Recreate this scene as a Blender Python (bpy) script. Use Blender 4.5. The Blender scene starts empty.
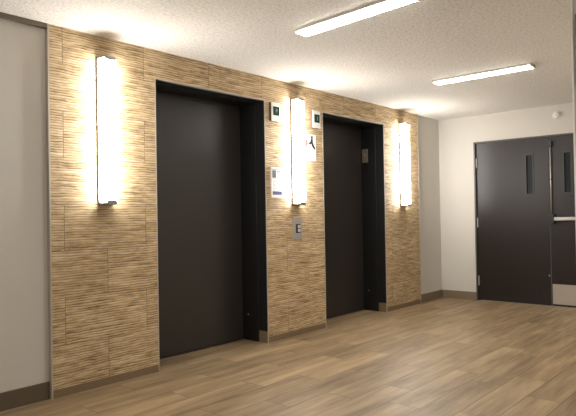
import bpy, bmesh, math, random
from mathutils import Vector, Matrix

C = bpy.context.scene.collection
SC = bpy.context.scene
R = math.radians

# ------------------------------------------------------------------ camera
cd = bpy.data.cameras.new('camera')
cam = bpy.data.objects.new('camera', cd)
C.objects.link(cam)
YAW, PITCH, ROLL, FPX = R(48.9098), R(0.7065), R(-0.9818), 577.73
fw = Vector((math.sin(YAW)*math.cos(PITCH), math.cos(YAW)*math.cos(PITCH), math.sin(PITCH)))
r0 = Vector((math.cos(YAW), -math.sin(YAW), 0))
u0 = r0.cross(fw)
rr = r0*math.cos(ROLL) + u0*math.sin(ROLL)
uu = -r0*math.sin(ROLL) + u0*math.cos(ROLL)
m3 = Matrix((rr, uu, -fw)).transposed()
cam.matrix_world = Matrix.Translation((-1.7471, -3.4911, 1.1205)) @ m3.to_4x4()
cd.sensor_fit = 'HORIZONTAL'
cd.sensor_width = 36.0
cd.lens = FPX*36.0/576.0
cd.clip_start = 0.05
SC.camera = cam

# ------------------------------------------------------------------ world, exposure
w = bpy.data.worlds.new('lobby_ambient')
SC.world = w
w.use_nodes = True
w.node_tree.nodes['Background'].inputs[0].default_value = (1.0, 0.93, 0.84, 1)
w.node_tree.nodes['Background'].inputs[1].default_value = 0.34
SC.view_settings.view_transform = 'Standard'
SC.view_settings.look = 'None'
SC.view_settings.gamma = 1.0
SC.view_settings.use_curve_mapping = False
SC.view_settings.exposure = 1.36

SCONCE_POWER = 15.0
CEILING_POWER = 19.0
WARM = (1.0, 0.975, 0.935, 1)

# ------------------------------------------------------------------ materials
def newmat(name):
    m = bpy.data.materials.new(name)
    m.use_nodes = True
    return m, m.node_tree, m.node_tree.nodes['Principled BSDF']

def plain(name, col, rough=0.5, metal=0.0, spec=0.5, bump=None):
    m, nt, b = newmat(name)
    b.inputs['Base Color'].default_value = (*col, 1)
    b.inputs['Roughness'].default_value = rough
    b.inputs['Metallic'].default_value = metal
    b.inputs['Specular IOR Level'].default_value = spec
    tc = nt.nodes.new('ShaderNodeTexCoord')
    nz = nt.nodes.new('ShaderNodeTexNoise')
    nz.inputs['Scale'].default_value = bump[0] if bump else 60.0
    nz.inputs['Detail'].default_value = 3
    nt.links.new(tc.outputs['Object'], nz.inputs['Vector'])
    bp = nt.nodes.new('ShaderNodeBump')
    bp.inputs['Strength'].default_value = bump[1] if bump else 0.02
    bp.inputs['Distance'].default_value = bump[2] if bump else 0.002
    nt.links.new(nz.outputs['Fac'], bp.inputs['Height'])
    nt.links.new(bp.outputs['Normal'], b.inputs['Normal'])
    return m

def emis(name, col, strength):
    m, nt, b = newmat(name)
    b.inputs['Base Color'].default_value = (0.8, 0.8, 0.8, 1)
    b.inputs['Emission Color'].default_value = col
    b.inputs['Emission Strength'].default_value = strength
    return m

def mth(nt, op, a, b=None, c=None):
    n = nt.nodes.new('ShaderNodeMath'); n.operation = op
    for i, v in enumerate((a, b, c)):
        if v is None: continue
        if isinstance(v, (int, float)): n.inputs[i].default_value = v
        else: nt.links.new(v, n.inputs[i])
    return n.outputs[0]

def comb(nt, x, y, z):
    n = nt.nodes.new('ShaderNodeCombineXYZ')
    for i, v in enumerate((x, y, z)):
        if isinstance(v, (int, float)): n.inputs[i].default_value = v
        else: nt.links.new(v, n.inputs[i])
    return n.outputs[0]

def noise(nt, vec, scale, detail=4, rough=0.55):
    n = nt.nodes.new('ShaderNodeTexNoise')
    n.inputs['Scale'].default_value = scale
    n.inputs['Detail'].default_value = detail
    n.inputs['Roughness'].default_value = rough
    nt.links.new(vec, n.inputs['Vector'])
    return n.outputs['Fac']

def ramp(nt, fac, stops, interp='LINEAR'):
    n = nt.nodes.new('ShaderNodeValToRGB')
    n.color_ramp.interpolation = interp
    e = n.color_ramp.elements
    while len(e) > 1: e.remove(e[-1])
    e[0].position, e[0].color = stops[0][0], (*stops[0][1], 1)
    for p, c in stops[1:]:
        k = e.new(p); k.color = (*c, 1)
    nt.links.new(fac, n.inputs[0])
    return n.outputs[0]

def mixc(nt, fac, a, b, blend='MIX'):
    n = nt.nodes.new('ShaderNodeMix'); n.data_type = 'RGBA'; n.blend_type = blend
    for sock, v in ((n.inputs[0], fac), (n.inputs[6], a), (n.inputs[7], b)):
        if isinstance(v, (int, float)): sock.default_value = v
        elif isinstance(v, tuple): sock.default_value = (*v, 1)
        else: nt.links.new(v, sock)
    return n.outputs[2]

def coords(nt):
    tc = nt.nodes.new('ShaderNodeTexCoord')
    s = nt.nodes.new('ShaderNodeSeparateXYZ')
    nt.links.new(tc.outputs['Object'], s.inputs[0])
    return s.outputs[0], s.outputs[1], s.outputs[2]

def tile_material():
    """rectangular wall tile, running bond, with ragged horizontal ridges like split bamboo"""
    m, nt, b = newmat('striated_tile')
    x, y, z = coords(nt)
    rowf = mth(nt, 'DIVIDE', mth(nt, 'SUBTRACT', z, 0.02), 0.2985)
    row = mth(nt, 'FLOOR', rowf)
    odd = mth(nt, 'PINGPONG', row, 1.0)
    xs = mth(nt, 'DIVIDE', mth(nt, 'ADD', mth(nt, 'SUBTRACT', x, 0.088), mth(nt, 'MULTIPLY', mth(nt, 'SUBTRACT', 1.0, odd), 0.308)), 0.614)
    cell = mth(nt, 'FLOOR', xs)
    fx = mth(nt, 'MULTIPLY', mth(nt, 'FRACT', xs), 0.614)
    fz = mth(nt, 'MULTIPLY', mth(nt, 'FRACT', rowf), 0.2985)
    ex = mth(nt, 'MINIMUM', fx, mth(nt, 'SUBTRACT', 0.614, fx))
    ez = mth(nt, 'MINIMUM', fz, mth(nt, 'SUBTRACT', 0.2985, fz))
    jx = mth(nt, 'LESS_THAN', ex, 0.0022)
    jz = mth(nt, 'LESS_THAN', ez, 0.0016)
    joint = mth(nt, 'MAXIMUM', jx, jz)
    wn = nt.nodes.new('ShaderNodeTexWhiteNoise'); wn.noise_dimensions = '3D'
    nt.links.new(comb(nt, cell, row, 3.7), wn.inputs['Vector'])
    tone = wn.outputs['Value']
    shift = mth(nt, 'MULTIPLY', tone, 37.0)
    v1 = comb(nt, mth(nt, 'ADD', mth(nt, 'MULTIPLY', x, 4.2), shift), 0.0, mth(nt, 'MULTIPLY', z, 70.0))
    v2 = comb(nt, mth(nt, 'ADD', mth(nt, 'MULTIPLY', x, 16.0), shift), 5.0, mth(nt, 'MULTIPLY', z, 190.0))
    v3 = comb(nt, mth(nt, 'MULTIPLY', x, 1.6), shift, mth(nt, 'MULTIPLY', z, 9.0))
    n1 = noise(nt, v1, 1.0, 3, 0.6)
    n2 = noise(nt, v2, 1.0, 2, 0.5)
    n3 = noise(nt, v3, 1.0, 3, 0.5)
    # stacked sticks: every thin course has its own run of light and dark
    wob = noise(nt, comb(nt, mth(nt, 'ADD', mth(nt, 'MULTIPLY', x, 9.0), shift), 2.0, mth(nt, 'MULTIPLY', z, 14.0)), 1.0, 2, 0.5)
    zc = mth(nt, 'DIVIDE', mth(nt, 'ADD', z, mth(nt, 'MULTIPLY', wob, 0.018)), 0.0165)
    crs = mth(nt, 'FLOOR', zc)
    n4 = noise(nt, comb(nt, mth(nt, 'ADD', mth(nt, 'MULTIPLY', x, 5.0), shift), mth(nt, 'MULTIPLY', crs, 7.31), 1.0), 1.0, 3, 0.65)
    n5 = noise(nt, comb(nt, mth(nt, 'ADD', mth(nt, 'MULTIPLY', x, 6.0), shift), mth(nt, 'MULTIPLY', crs, 3.77), 9.0), 1.0, 2, 0.6)
    fr = mth(nt, 'FRACT', zc)
    groove = mth(nt, 'LESS_THAN', fr, 0.30)
    h = mth(nt, 'ADD', mth(nt, 'ADD', mth(nt, 'MULTIPLY', n4, 0.45), mth(nt, 'MULTIPLY', n1, 0.35)), mth(nt, 'MULTIPLY', n2, 0.20))
    h = mth(nt, 'SUBTRACT', h, mth(nt, 'MULTIPLY', groove, mth(nt, 'MULTIPLY', n5, 0.23)))
    h2 = mth(nt, 'ADD', h, mth(nt, 'MULTIPLY', mth(nt, 'SUBTRACT', n3, 0.5), 0.07))
    col = ramp(nt, h2, [(0.29, (0.10, 0.062, 0.028)), (0.39, (0.31, 0.207, 0.105)), (0.48, (0.56, 0.412, 0.238)), (0.62, (0.81, 0.65, 0.43))])
    col = mixc(nt, mth(nt, 'MULTIPLY', tone, 0.22), col, (0.34, 0.24, 0.135))
    col = mixc(nt, mth(nt, 'MULTIPLY', joint, 0.7), col, (0.13, 0.085, 0.045))
    nt.links.new(col, b.inputs['Base Color'])
    b.inputs['Roughness'].default_value = 0.62
    b.inputs['Specular IOR Level'].default_value = 0.25
    bp = nt.nodes.new('ShaderNodeBump')
    bp.inputs['Strength'].default_value = 0.55
    bp.inputs['Distance'].default_value = 0.006
    nt.links.new(mth(nt, 'SUBTRACT', h, mth(nt, 'MULTIPLY', joint, 0.4)), bp.inputs['Height'])
    nt.links.new(bp.outputs['Normal'], b.inputs['Normal'])
    return m

def plank_material(name, dark=1.0):
    """wood-look floor planks, 0.2 x 0.9 m, ragged end joints, running along x"""
    m, nt, b = newmat(name)
    x, y, z = coords(nt)
    rowf = mth(nt, 'DIVIDE', mth(nt, 'ADD', y, 10.06), 0.2)
    row = mth(nt, 'FLOOR', rowf)
    # stagger of each row, a repeat of ten rows read from a stepped ramp
    k = mth(nt, 'FRACT', mth(nt, 'DIVIDE', mth(nt, 'ADD', row, 0.5), 10.0))
    offs = [0.16, 0.335, 0.62, 0.25, 0.80, 0.45, 0.10, 0.55, 0.04, 0.43]
    st = ramp(nt, k, [(i/10.0, (o, o, o)) for i, o in enumerate(offs)], 'CONSTANT')
    sx = nt.nodes.new('ShaderNodeSeparateColor'); nt.links.new(st, sx.inputs[0])
    xs = mth(nt, 'DIVIDE', mth(nt, 'SUBTRACT', mth(nt, 'ADD', x, 9.0), sx.outputs[0]), 0.9)
    cell = mth(nt, 'FLOOR', xs)
    fx = mth(nt, 'MULTIPLY', mth(nt, 'FRACT', xs), 0.9)
    fy = mth(nt, 'MULTIPLY', mth(nt, 'FRACT', rowf), 0.2)
    ex = mth(nt, 'MINIMUM', fx, mth(nt, 'SUBTRACT', 0.9, fx))
    ey = mth(nt, 'MINIMUM', fy, mth(nt, 'SUBTRACT', 0.2, fy))
    joint = mth(nt, 'LESS_THAN', mth(nt, 'MINIMUM', ex, ey), 0.0026)
    wn = nt.nodes.new('ShaderNodeTexWhiteNoise'); wn.noise_dimensions = '3D'
    nt.links.new(comb(nt, cell, row, 1.3), wn.inputs['Vector'])
    tone = wn.outputs['Value']
    shift = mth(nt, 'MULTIPLY', tone, 53.0)
    g1 = noise(nt, comb(nt, mth(nt, 'ADD', mth(nt, 'MULTIPLY', x, 1.3), shift), mth(nt, 'MULTIPLY', y, 11.0), shift), 1.0, 4, 0.6)
    g2 = noise(nt, comb(nt, mth(nt, 'ADD', mth(nt, 'MULTIPLY', x, 3.5), shift), mth(nt, 'MULTIPLY', y, 70.0), shift), 1.0, 3, 0.6)
    g = mth(nt, 'ADD', mth(nt, 'MULTIPLY', g1, 0.75), mth(nt, 'MULTIPLY', g2, 0.25))
    d = dark
    col = ramp(nt, g, [(0.30, (0.145*d, 0.097*d, 0.054*d)), (0.47, (0.295*d, 0.207*d, 0.117*d)), (0.64, (0.425*d, 0.312*d, 0.182*d))])
    tcol = ramp(nt, tone, [(0.0, (0.84, 0.83, 0.81)), (0.5, (0.96, 0.96, 0.94)), (1.0, (1.10, 1.08, 1.04))])
    col = mixc(nt, 1.0, col, tcol, 'MULTIPLY')
    col = mixc(nt, mth(nt, 'MULTIPLY', joint, 0.8), col, (0.09*d, 0.062*d, 0.038*d))
    nt.links.new(col, b.inputs['Base Color'])
    b.inputs['Roughness'].default_value = 0.45
    b.inputs['Specular IOR Level'].default_value = 0.45
    bp = nt.nodes.new('ShaderNodeBump')
    bp.inputs['Strength'].default_value = 0.18
    bp.inputs['Distance'].default_value = 0.002
    nt.links.new(mth(nt, 'SUBTRACT', g, mth(nt, 'MULTIPLY', joint, 0.5)), bp.inputs['Height'])
    nt.links.new(bp.outputs['Normal'], b.inputs['Normal'])
    return m

def ceiling_material():
    m, nt, b = newmat('stippled_ceiling')
    tc = nt.nodes.new('ShaderNodeTexCoord')
    n1 = noise(nt, tc.outputs['Object'], 55.0, 3, 0.6)
    n2 = noise(nt, tc.outputs['Object'], 28.0, 2, 0.5)
    h = mth(nt, 'ADD', n1, mth(nt, 'MULTIPLY', n2, 0.5))
    col = ramp(nt, n1, [(0.3, (0.62, 0.595, 0.55)), (0.6, (0.82, 0.79, 0.74))])
    nt.links.new(col, b.inputs['Base Color'])
    b.inputs['Roughness'].default_value = 0.95
    b.inputs['Specular IOR Level'].default_value = 0.1
    bp = nt.nodes.new('ShaderNodeBump')
    bp.inputs['Strength'].default_value = 0.6
    bp.inputs['Distance'].default_value = 0.010
    nt.links.new(h, bp.inputs['Height'])
    nt.links.new(bp.outputs['Normal'], b.inputs['Normal'])
    return m

M = {}
M['tile'] = tile_material()
M['floor'] = plank_material('wood_look_planks')
M['base_wood'] = plain('wood_look_base', (0.21, 0.148, 0.084), 0.5, 0, 0.4)
M['ceiling'] = ceiling_material()
M['paint'] = plain('greige_wall_paint', (0.61, 0.58, 0.525), 0.75, 0, 0.25, (120, 0.08, 0.002))
M['base_tan'] = plain('tan_brown_base', (0.20, 0.150, 0.098), 0.5)
M['base_brown'] = plain('brown_base', (0.115, 0.085, 0.055), 0.5)
M['black'] = plain('black_door_paint', (0.028, 0.0235, 0.021), 0.36, 0, 0.5, (25, 0.03, 0.002))
M['jamb'] = plain('black_frame_paint', (0.013, 0.0125, 0.0125), 0.4, 0, 0.45)
M['charcoal'] = plain('charcoal_door_paint', (0.020, 0.0145, 0.0125), 0.33, 0, 0.34, (25, 0.03, 0.002))
M['frame_grey'] = plain('taupe_frame_paint', (0.085, 0.072, 0.064), 0.42)
M['dark'] = plain('dark_metal', (0.012, 0.011, 0.010), 0.4)
M['trim'] = plain('satin_aluminium', (0.48, 0.44, 0.38), 0.45, 0.4)
M['steel'] = plain('brushed_steel', (0.46, 0.41, 0.35), 0.42, 0.5)
M['bar'] = plain('silver_bar', (0.50, 0.475, 0.445), 0.35, 0.6)
M['plate'] = plain('grey_steel_plate', (0.46, 0.43, 0.39), 0.42, 0.3)
M['brass'] = plain('bronze_plate', (0.36, 0.32, 0.24), 0.42, 0.5)
M['shaded_case'] = plain('shaded_case', (0.10, 0.07, 0.05), 0.5)
M['white'] = plain('white_plastic', (0.80, 0.77, 0.72), 0.4)
M['paper'] = plain('white_sheet', (0.82, 0.80, 0.78), 0.5)
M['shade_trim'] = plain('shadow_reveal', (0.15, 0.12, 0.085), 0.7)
M['teal'] = plain('print_teal', (0.07, 0.11, 0.12), 0.6)
M['pink'] = plain('print_pink', (0.68, 0.30, 0.30), 0.6)
M['navy'] = plain('print_navy', (0.03, 0.035, 0.14), 0.6)
M['ink'] = plain('print_grey', (0.42, 0.40, 0.42), 0.6)
M['inkblack'] = plain('print_black', (0.02, 0.02, 0.03), 0.6)
M['red'] = plain('print_red', (0.70, 0.16, 0.15), 0.6)
M['screen'] = plain('green_display', (0.001, 0.016, 0.008), 0.4, 0, 0.1)
M['digit'] = emis('lit_digit', (0.5, 1.0, 0.7, 1), 0.10)
M['digit'].node_tree.nodes['Principled BSDF'].inputs['Base Color'].default_value = (0.05, 0.14, 0.09, 1)
M['button'] = plain('button_face', (0.75, 0.70, 0.62), 0.35, 0.2)
M['glass'] = plain('dark_wired_glass', (0.014, 0.017, 0.017), 0.3, 0, 0.10)
M['sconce_glow'] = emis('lit_acrylic', WARM, SCONCE_POWER)
M['lamp_glow'] = emis('lit_lens', WARM, CEILING_POWER)
M['sconce_metal'] = plain('sconce_nickel', (0.30, 0.275, 0.25), 0.4, 0.6)
M['sconce_dark'] = plain('sconce_dark_channel', (0.14, 0.12, 0.105), 0.5)
M['housing'] = plain('lamp_housing', (0.55, 0.50, 0.43), 0.5)
M['wood_frame'] = plain('dark_wood_frame', (0.05, 0.036, 0.018), 0.45)
M['board'] = plain('olive_board', (0.075, 0.065, 0.030), 0.6)

# ------------------------------------------------------------------ geometry helpers
class MB:
    def __init__(self): self.bm = bmesh.new()
    def box(self, x0, x1, y0, y1, z0, z1, bev=0.0, seg=2):
        x0, x1 = sorted((x0, x1)); y0, y1 = sorted((y0, y1)); z0, z1 = sorted((z0, z1))
        vs = [self.bm.verts.new((x, y, z)) for x in (x0, x1) for y in (y0, y1) for z in (z0, z1)]
        F = [(0, 1, 3, 2), (4, 6, 7, 5), (0, 4, 5, 1), (2, 3, 7, 6), (0, 2, 6, 4), (1, 5, 7, 3)]
        fs = [self.bm.faces.new([vs[i] for i in f]) for f in F]
        if bev > 0:
            es = list({e for f in fs for e in f.edges})
            bmesh.ops.bevel(self.bm, geom=es, offset=bev, segments=seg, profile=0.5, affect='EDGES')
        return self
    def prism(self, pts, axis, a, b):
        """closed outline pts (2-D) extruded along axis from a to b"""
        def P(p, t):
            return {'x': (t, p[0], p[1]), 'y': (p[0], t, p[1]), 'z': (p[0], p[1], t)}[axis]
        A = [self.bm.verts.new(P(p, a)) for p in pts]
        B = [self.bm.verts.new(P(p, b)) for p in pts]
        n = len(pts)
        self.bm.faces.new(A); self.bm.faces.new(B[::-1])
        for i in range(n):
            self.bm.faces.new((A[i], B[i], B[(i+1) % n], A[(i+1) % n]))
        return self
    def cyl(self, p0, p1, r, seg=16, r2=None):
        p0, p1 = Vector(p0), Vector(p1)
        d = p1 - p0
        q = Vector((0, 0, 1)).rotation_difference(d.normalized()).to_matrix().to_4x4()
        mt = Matrix.Translation((p0+p1)/2) @ q
        bmesh.ops.create_cone(self.bm, cap_ends=True, segments=seg, radius1=r, radius2=r if r2 is None else r2, depth=d.length, matrix=mt)
        return self
    def build(self, name, mat, parent=None, smooth=False):
        bmesh.ops.recalc_face_normals(self.bm, faces=self.bm.faces)
        me = bpy.data.meshes.new(name)
        self.bm.to_mesh(me); self.bm.free()
        me.materials.append(mat)
        if smooth:
            for p in me.polygons: p.use_smooth = True
        o = bpy.data.objects.new(name, me)
        C.objects.link(o)
        if parent: o.parent = parent
        return o

def tag(o, label, cat, group=None, kind=None):
    o['label'] = label; o['category'] = cat
    if group: o['group'] = group
    if kind: o['kind'] = kind
    return o
def struct(o, label, cat): return tag(o, label, cat, kind='structure')
def empty(name, loc):
    o = bpy.data.objects.new(name, None); o.empty_display_size = 0.1
    o.location = loc; C.objects.link(o); return o
def copy_tree(o, parent=None):
    c = o.copy(); C.objects.link(c)
    if parent: c.parent = parent
    for ch in list(o.children): copy_tree(ch, c)
    return c
def glyph(name, text, size, mat, parent, loc, rot, depth=0.0008):
    cu = bpy.data.curves.new(name, 'FONT')
    cu.body = text; cu.size = size; cu.extrude = depth
    cu.align_x = 'CENTER'; cu.align_y = 'CENTER'
    t = bpy.data.objects.new(name, cu); C.objects.link(t)
    bpy.context.view_layer.update()
    me = bpy.data.meshes.new_from_object(t.evaluated_get(bpy.context.evaluated_depsgraph_get()))
    bpy.data.objects.remove(t)
    me.materials.clear(); me.materials.append(mat)
    o = bpy.data.objects.new(name, me); C.objects.link(o)
    o.parent = parent; o.location = loc; o.rotation_euler = rot
    return o

# ------------------------------------------------------------------ setting
H = 2.347                      # ceiling
ZD = 2.134                     # elevator opening
D1 = (0.804, 1.960)
D2 = (2.803, 3.934)
XR, XF = 4.738, 5.367          # end of the tile, far wall
T = 0.008                      # metal edge strip
YB = -6.0                      # how far the lobby runs back
XL = -4.5

struct(MB().box(XL, XF+0.1, YB, 0.42, -0.08, 0.0).build('floor', M['floor']), 'brown wood-look plank floor of the lobby', 'floor')
struct(MB().box(XL, XF+0.1, YB, 0.42, H, H+0.08).build('ceiling', M['ceiling']), 'stippled off-white ceiling over the lobby', 'ceiling')

b = MB()
zt = 0.052
b.box(0, D1[0]-T, 0, 0.03, zt, H)
b.box(D1[1]+T, D2[0]-T, 0, 0.03, zt, H)
b.box(D2[1]+T, XR-0.004, 0, 0.03, zt, H)
b.box(D1[0]-T, D1[1]+T, 0, 0.03, ZD+T, H)
b.box(D2[0]-T, D2[1]+T, 0, 0.03, ZD+T, H)
struct(b.build('wall_center', M['tile']), 'tan striated tile wall around the two elevators', 'wall')

struct(MB().box(XL, -0.010, 0.03, 0.13, 0, H).build('wall_left', M['paint']), 'plain greige painted wall left of the tile wall', 'wall')
struct(MB().box(XR+0.004, XF, 0.03, 0.13, 0, H).build('wall_corner', M['paint']), 'narrow greige painted wall between tile wall and far corner', 'wall')
YL, YC, YR = -0.449, -1.353, -2.262
ZF = 2.006
b = MB()
b.box(XF, XF+0.1, YL, 0.13, 0, H)
b.box(XF, XF+0.1, YR, YL, ZF, H)
b.box(XF, XF+0.1, -2.588, YR, 0, H)
struct(b.build('wall_far', M['paint']), 'light greige end wall around the dark double doors', 'wall')
struct(MB().box(1.70, XF+0.1, YB, -2.60, 0, H).build('wall_right', M['paint']), 'greige wall corner at the right edge of the view', 'wall')
struct(MB().box(1.694, 1.716, -2.60, -2.590, 0, H).build('trim_1', M['white']), 'pale corner strip on the wall edge at far right', 'trim')

# metal edge strips around the tile
b = MB(); b.box(-0.010, 0.0, -0.003, 0.03, 0, H)
struct(b.build('trim_2', M['trim']), 'metal edge strip at the left end of the tile wall', 'trim')
b = MB(); b.box(XR-0.004, XR+0.004, -0.002, 0.03, 0, H)
struct(b.build('trim_3', M['trim']), 'metal edge strip at the right end of the tile wall', 'trim')
for n, (a, c), lab in ((4, D1, 'left'), (5, D2, 'right')):
    b = MB()
    b.box(a-T, a, -0.002, 0.03, 0, ZD+T)
    b.box(c, c+T, -0.002, 0.03, 0, ZD+T)
    b.box(a, c, -0.002, 0.03, ZD, ZD+T)
    struct(b.build('trim_%d' % n, M['trim']), 'thin metal edge strip round the %s elevator opening' % lab, 'trim')
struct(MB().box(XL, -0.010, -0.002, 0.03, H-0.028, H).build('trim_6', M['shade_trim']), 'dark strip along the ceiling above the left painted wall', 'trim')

# baseboards
struct(MB().box(XL, -0.010, 0.019, 0.03, 0, 0.108, 0.002, 1).build('baseboard_left', M['base_brown']), 'dark brown base along the left painted wall', 'baseboard')
b = MB()
b.box(0, D1[0]-T, 0.001, 0.03, 0, zt)
b.box(D1[1]+T, D2[0]-T, 0.001, 0.03, 0, zt)
b.box(D2[1]+T, XR-0.004, 0.001, 0.03, 0, zt)
struct(b.build('baseboard_center', M['base_wood']), 'low wood-look base strip under the tile wall', 'baseboard')
struct(MB().box(XR+0.004, XF, 0.019, 0.03, 0, 0.10, 0.002, 1).build('baseboard_corner', M['base_tan']), 'brown base right of the tile wall', 'baseboard')
struct(MB().box(XF-0.011, XF, YL+0.001, 0.019, 0, 0.10, 0.002, 1).build('baseboard_far', M['base_tan']), 'brown base between the corner and the double doors', 'baseboard')

struct(MB().box(1.689, 1.70, YB, -2.604, 0, 0.10, 0.002, 1).build('baseboard_right', M['base_tan']), 'brown base along the wall at the right edge', 'baseboard')

# ------------------------------------------------------------------ elevators
def elevator(num, a, c, lab):
    root = empty('door_%d' % num, ((a+c)/2, 0.30, 0))
    struct(root, lab, 'elevator door')
    ox, oy = (a+c)/2, 0.30
    def mk(): 
        return MB()
    def bx(m, x0, x1, y0, y1, z0, z1, bev=0): m.box(x0-ox, x1-ox, y0-oy, y1-oy, z0, z1, bev)
    m = mk(); bx(m, a+0.012, c-0.012, 0.301, 0.335, 0.006, ZD-0.001); m.build('door_panel', M['black'], root)
    # right and left jambs: outer return, then the steel frame a step further in
    for s, x in ((1, c), (-1, a)):
        m = mk()
        bx(m, x, x+s*T, 0.031, 0.36, 0, ZD)
        bx(m, x-s*0.011, x, 0.105, 0.30, 0, ZD-0.011, 0.002)
        bx(m, x-s*0.012, x, 0.302, 0.36, 0, ZD)
        bx(m, x-s*0.001, x, 0.004, 0.105, 0.10, ZD)
        m.build('jamb', M['jamb'], root)
        m = mk(); bx(m, x-s*0.006, x, 0.004, 0.102, 0, 0.10, 0.001); m.build('jamb_base', M['base_wood'], root)
    m = mk()
    bx(m, a, c, 0.031, 0.36, ZD, ZD+T)
    bx(m, a+0.012, c-0.012, 0.105, 0.30, ZD-0.011, ZD)
    m.build('head_jamb', M['jamb'], root)
    m = mk(); bx(m, a, c, 0.285, 0.34, 0.0, 0.005); m.build('sill', M['dark'], root)
    # small bright screw low on the right jamb
    m = mk(); m.cyl((c-0.011-ox, 0.228-oy, 0.232), (c-0.015-ox, 0.228-oy, 0.232), 0.006, 10); m.build('screw', M['steel'], root)
elevator(1, D1[0], D1[1], 'left elevator door, wide black panel in a deep black frame')
elevator(2, D2[0], D2[1], 'right elevator door, black panel with a small plate on its frame')

# ------------------------------------------------------------------ far double doors
b = MB()
fwid = 0.017
b.box(XF-0.014, XF+0.10, YL-fwid, YL, 0, ZF)
b.box(XF-0.014, XF+0.10, YR, YR+fwid, 0, ZF)
b.box(XF-0.014, XF+0.10, YR+fwid, YL-fwid, ZF-fwid, ZF)
struct(b.build('trim_7', M['frame_grey']), 'grey-brown steel frame round the dark double doors', 'trim')
b = MB()
fwid = 0.036
b.box(XF+0.020, XF+0.095, YL-fwid-0.004, YL-0.0171, 0, ZF-0.0171)
b.box(XF+0.020, XF+0.095, YR+0.0171, YR+fwid+0.004, 0, ZF-0.0171)
b.box(XF+0.020, XF+0.095, YR+fwid+0.004, YL-fwid-0.004, ZF-fwid+0.002, ZF-0.0171)
struct(b.build('trim_8', M['dark']), 'dark rebate inside the frame of the double doors', 'trim')
ZL = ZF-fwid
def leaf(num, y0, y1, lite, lab):
    """leaf between y0 (left) and y1 (right), both negative"""
    oy = (y0+y1)/2
    root = empty('door_%d' % num, (XF+0.03, oy, 0))
    struct(root, lab, 'door')
    X = XF+0.006-(XF+0.03)       # front face, local
    m = MB()
    l0, l1, z0, z1 = lite[0]-oy, lite[1]-oy, 1.322, 1.795
    ya, yb = y0-oy, y1-oy
    m.box(X, X+0.045, yb, l1, 0.008, ZL)
    m.box(X, X+0.045, l0, ya, 0.008, ZL)
    m.box(X, X+0.045, l1, l0, 0.008, z0)
    m.box(X, X+0.045, l1, l0, z1, ZL)
    m.build('door_leaf', M['charcoal'], root)
    m = MB(); t = 0.014
    m.box(X-0.006, X+0.02, l1-t*0.3, l1+t, z0-t, z1+t); m.box(X-0.006, X+0.02, l0-t, l0+t*0.3, z0-t, z1+t)
    m.box(X-0.006, X+0.02, l1+t, l0-t, z0-t, z0+t*0.5); m.box(X-0.006, X+0.02, l1+t, l0-t, z1-t*0.5, z1+t)
    f = m.build('lite_frame', M['dark'], root)
    MB().box(X+0.014, X+0.020, l1+t, l0-t, z0+t*0.5, z1-t*0.5).build('pane', M['glass'], root)
    return root, X, oy
lf, X, oy = leaf(3, YL-fwid-0.005, YC+0.004, (-1.082, -1.179), 'left leaf of the dark double doors, with a narrow glass slot')
for z in (1.74, 0.985, 0.25):
    m = MB()
    yh = YL-fwid+0.002-oy
    m.cyl((X-0.012, yh, z-0.055), (X-0.012, yh, z+0.055), 0.0095, 12)
    m.cyl((X-0.012, yh, z+0.055), (X-0.012, yh, z+0.064), 0.0075, 12, 0.004)
    m.cyl((X-0.012, yh, z-0.064), (X-0.012, yh, z-0.055), 0.004, 12, 0.0075)
    m.build('hinge', M['bar'], lf)
MB().cyl((X-0.004, YC+0.02-oy, 0.36), (X, YC+0.02-oy, 0.36), 0.008, 12).build('stud', M['steel'], lf)
rt, X, oy = leaf(4, YC-0.004, YR+fwid+0.012, (-1.508, -1.605), 'right leaf of the dark double doors, with a silver push bar and kick plate')
MB().box(X-0.003, X, YC-0.012-oy, YR+0.06-oy, 0.03, 0.263, 0.001, 1).build('kick_plate', M['steel'], rt)
yr = -1.378-oy
m = MB(); m.cyl((X-0.026, yr, 1.075), (X-0.026, yr, 1.885), 0.0085, 12); rod = m.build('vertical_rod', M['bar'], rt, True)
MB().box(X-0.038, X, yr-0.020, yr+0.020, 1.865, 1.935, 0.004).build('top_latch', M['dark'], rt)
MB().box(X-0.034, X, yr-0.010, yr+0.010, 1.475, 1.495, 0.002).build('rod_guide', M['dark'], rt)
MB().box(X-0.055, X, yr-0.035, yr+0.032, 0.965, 1.080, 0.006).build('latch_case', M['dark'], rt)
m = MB(); m.box(X-0.070, X-0.032, YR+0.13-oy, -1.415-oy, 1.002, 1.046, 0.010, 3); m.build('push_bar', M['bar'], rt)
MB().box(X-0.032, X, YR+0.13-oy, -1.415-oy, 0.990, 1.045, 0.003).build('bar_rail', M['dark'], rt)
MB().box(X-0.055, X, YR+0.075-oy, YR+0.13-oy, 0.980, 1.065, 0.005).build('end_case', M['dark'], rt)

# ------------------------------------------------------------------ wall sconces
def make_sconce():
    root = empty('wall_sconce', (0.385, 0, 1.70))
    z0, z1 = -0.487, 0.497
    MB().box(-0.054, 0.054, -0.017, 0.0, z0-0.006, z1+0.006, 0.002, 1).build('back_plate', M['sconce_dark'], root)
    m = MB()
    pts = [(-0.050, -0.018), (-0.050, -0.072), (-0.046, -0.084), (-0.034, -0.090), (0.034, -0.090), (0.046, -0.084), (0.050, -0.072), (0.050, -0.018)]
    m.prism(pts, 'z', z0+0.014, z1-0.012)
    m.build('diffuser', M['sconce_glow'], root)
    for za, zb in ((z0, z0+0.013), (z1-0.011, z1)):
        q = MB()
        q.prism([(p[0]*0.98, p[1]*0.985) for p in pts], 'z', za, zb)
        q.build('end_cap', M['sconce_metal'], root)
    for za, zb in ((z0-0.004, z0+0.028), (z1-0.022, z1+0.004)):
        MB().box(-0.038, 0.038, -0.094, -0.0905, za, zb, 0.001, 1).build('clip', M['sconce_metal'], root)
    return root
s1 = make_sconce(); s1.location = (0.377, 0, 1.70)
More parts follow.
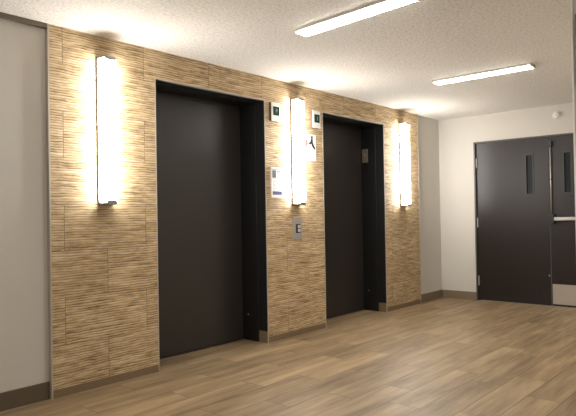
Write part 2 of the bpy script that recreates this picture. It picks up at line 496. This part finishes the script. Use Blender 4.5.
s2 = copy_tree(s1); s2.location = (2.366, 0, 1.70)
s3 = copy_tree(s1); s3.location = (4.330, 0, 1.69)
g = 'lit wall sconces on the tile wall'
tag(s1, 'tall lit white wall sconce left of both elevators', 'wall light', g)
tag(s2, 'tall lit white wall sconce between the two elevators', 'wall light', g)
tag(s3, 'tall lit white wall sconce right of both elevators', 'wall light', g)

# ------------------------------------------------------------------ ceiling lights
def make_lamp():
    root = empty('ceiling_light', (1.2, -1.45, H))
    L, W2 = 0.44, 0.060
    m = MB(); m.box(-W2-0.001, W2+0.001, -L-0.002, L+0.002, -0.019, 0.0); m.build('housing', M['housing'], root)
    m = MB()
    m.prism([(-W2, -0.0192), (-W2+0.002, -0.023), (-W2+0.010, -0.0255), (W2-0.010, -0.0255), (W2-0.002, -0.023), (W2, -0.0192)], 'y', -L+0.008, L-0.008)
    m.build('lens', M['lamp_glow'], root)
    for ya, yb in ((-L-0.002, -L+0.0075), (L-0.0075, L+0.002)):
        q = MB(); q.prism([(-W2, -0.0192), (-W2+0.002, -0.0235), (-W2+0.010, -0.026), (W2-0.010, -0.026), (W2-0.002, -0.0235), (W2, -0.0192)], 'y', ya, yb)
        q.build('end_cap', M['white'], root)
    return root
c1 = make_lamp(); c1.location = (1.185, -1.485, H); c1.rotation_euler = (0, 0, R(-4.5))
c2 = copy_tree(c1); c2.location = (3.235, -1.445, H); c2.rotation_euler = (0, 0, 0)
g = 'slim lit ceiling lights'
tag(c1, 'slim lit ceiling light cut by the top edge of the view, before the elevators', 'ceiling light', g)
tag(c2, 'slim lit ceiling light nearest the dark double doors', 'ceiling light', g)

# ------------------------------------------------------------------ floor indicators
def indicator(x, digit, lab):
    root = empty('floor_indicator', (x, 0, 2.045))
    MB().box(-0.058, 0.058, -0.027, 0, -0.083, 0.083, 0.003, 2).build('case', M['shaded_case'], root)  # dark brown body: shade on the case's side is put into its colour
    MB().box(-0.059, 0.059, -0.0300, -0.0272, -0.084, 0.084, 0.001, 1).build('face_plate', M['white'], root)
    MB().box(-0.036, 0.046, -0.0315, -0.0300, -0.031, 0.048).build('display', M['screen'], root)
    glyph('digit', digit, 0.052, M['digit'], root, (0.008, -0.0325, 0.008), (R(90), 0, 0))
    return tag(root, lab, 'indicator', 'lit floor indicators beside the elevator doors')
indicator(2.079, 'P', 'white floor indicator with green screen beside the left elevator')
indicator(2.668, '2', 'white floor indicator with green screen beside the right elevator')

# ------------------------------------------------------------------ call station
root = empty('call_station', (2.382, 0, 0.998))
MB().box(-0.068, 0.068, -0.008, 0, -0.102, 0.102, 0.003, 2).build('face_plate', M['plate'], root)
MB().box(-0.027, 0.034, -0.0095, -0.0075, -0.046, 0.038).build('button_recess', M['inkblack'], root)
for z in (0.014, -0.022):
    MB().box(-0.003, 0.030, -0.014, -0.0096, z-0.014, z+0.014, 0.002, 1).build('button', M['button'], root)
tag(root, 'grey steel elevator call plate with two buttons on the tile between elevators', 'call button')

# ------------------------------------------------------------------ signs
root = empty('information_sign', (2.114, 0, 1.4155))
MB().box(-0.090, 0.090, -0.014, 0, -0.137, 0.137, 0.002, 1).build('panel', M['paper'], root)
MB().box(-0.078, -0.030, -0.0150, -0.0139, 0.040, 0.108).build('picture', M['teal'], root)
MB().box(-0.078, 0.000, -0.0150, -0.0139, 0.111, 0.123).build('heading', M['ink'], root)
MB().box(-0.018, 0.040, -0.0150, -0.0139, 0.088, 0.106).build('colour_block', M['pink'], root)
m = MB()
random.seed(3)
for k in range(9):
    z = 0.032-k*0.0125
    m.box(-0.072, -0.072+random.uniform(0.07, 0.115), -0.0146, -0.0139, z-0.0020, z+0.0020)
m.build('text_lines', M['ink'], root)
MB().box(-0.076, 0.046, -0.0150, -0.0139, -0.112, -0.080).build('banner', M['navy'], root)
tag(root, 'white notice panel with a picture, small print and blue bar right of the left elevator', 'sign')

root = empty('fire_notice', (2.560, 0, 1.765))
MB().box(-0.115, 0.122, -0.004, 0, -0.124, 0.130).build('sheet', M['paper'], root)
def outline(pts, y0=-0.0052, y1=-0.0039):
    return MB().prism(pts, 'y', y0, y1)
outline([(-0.052, 0.012), (-0.072, 0.042), (-0.064, 0.072), (-0.048, 0.084), (-0.046, 0.116), (-0.026, 0.090), (-0.018, 0.064), (-0.010, 0.078), (0.000, 0.044), (-0.014, 0.014)]).build('flame', M['red'], root)
m = MB()
F0, F1 = -0.0052, -0.0039
m.prism([(0.060+0.015*math.cos(t*math.pi/5), 0.104+0.015*math.sin(t*math.pi/5)) for t in range(10)], 'y', F0, F1)
m.prism([(0.044, 0.088), (0.072, 0.090), (0.076, 0.050), (0.050, 0.044), (0.038, 0.060)], 'y', F0, F1)
m.prism([(0.046, 0.054), (0.076, 0.052), (0.088, 0.026), (0.112, 0.000), (0.100, -0.014), (0.062, 0.014)], 'y', F0, F1)
m.prism([(0.038, 0.062), (0.058, 0.046), (0.036, 0.030), (0.012, 0.034), (0.014, 0.048)], 'y', F0, F1)
m.build('running_figure', M['inkblack'], root)
m = MB()
for k in range(6):
    z = -0.030-k*0.014
    m.box(-0.055, 0.075-0.012*(k % 3), -0.0046, -0.0039, z-0.0016, z+0.0016)
m.build('text_lines', M['ink'], root)
tag(root, 'white sheet with red flame and running black figure under the right floor indicator', 'sign')

# small plate on the right elevator's frame
root = empty('jamb_plate', (D2[1]-0.011, 0.247, 1.795))
MB().box(-0.004, 0, -0.040, 0.040, -0.078, 0.078, 0.001, 1).build('plate', M['brass'], root)
m = MB(); m.prism([(0.014*math.cos(t*math.pi/6), 0.010+0.024*math.sin(t*math.pi/6)) for t in range(12)], 'x', -0.005, -0.0039)
m.build('raised_mark', M['plate'], root)
tag(root, 'small greyish plate on the inner frame of the right elevator', 'sign')

# ------------------------------------------------------------------ detector on the far wall
root = empty('smoke_detector', (XF, -1.452, 2.224))
m = MB(); m.cyl((0, 0, 0), (-0.014, 0, 0), 0.046, 28); m.build('base', M['white'], root)
m = MB(); m.cyl((-0.014, 0, 0), (-0.034, 0, 0), 0.041, 28, 0.030); m.build('dome', M['white'], root)
m = MB(); m.cyl((-0.034, -0.010, 0.006), (-0.037, -0.010, 0.006), 0.011, 16); m.build('sensor', M['plate'], root)
tag(root, 'small round white detector high on the wall above the double doors', 'detector')

# ------------------------------------------------------------------ framed board at the right edge
root = empty('notice_board', (1.70, -3.02, 2.0))
MB().box(-0.012, 0, -0.36, 0.36, -0.155, 0.155).build('board', M['board'], root)
m = MB()
m.box(-0.028, 0, 0.36, 0.402, -0.195, 0.195, 0.004); m.box(-0.028, 0, -0.402, -0.36, -0.195, 0.195, 0.004)
m.box(-0.028, 0, -0.36, 0.36, 0.155, 0.195, 0.004); m.box(-0.028, 0, -0.36, 0.36, -0.195, -0.155, 0.004)
m.build('frame', M['wood_frame'], root)
tag(root, 'dark framed board cut by the right edge of the view', 'board')
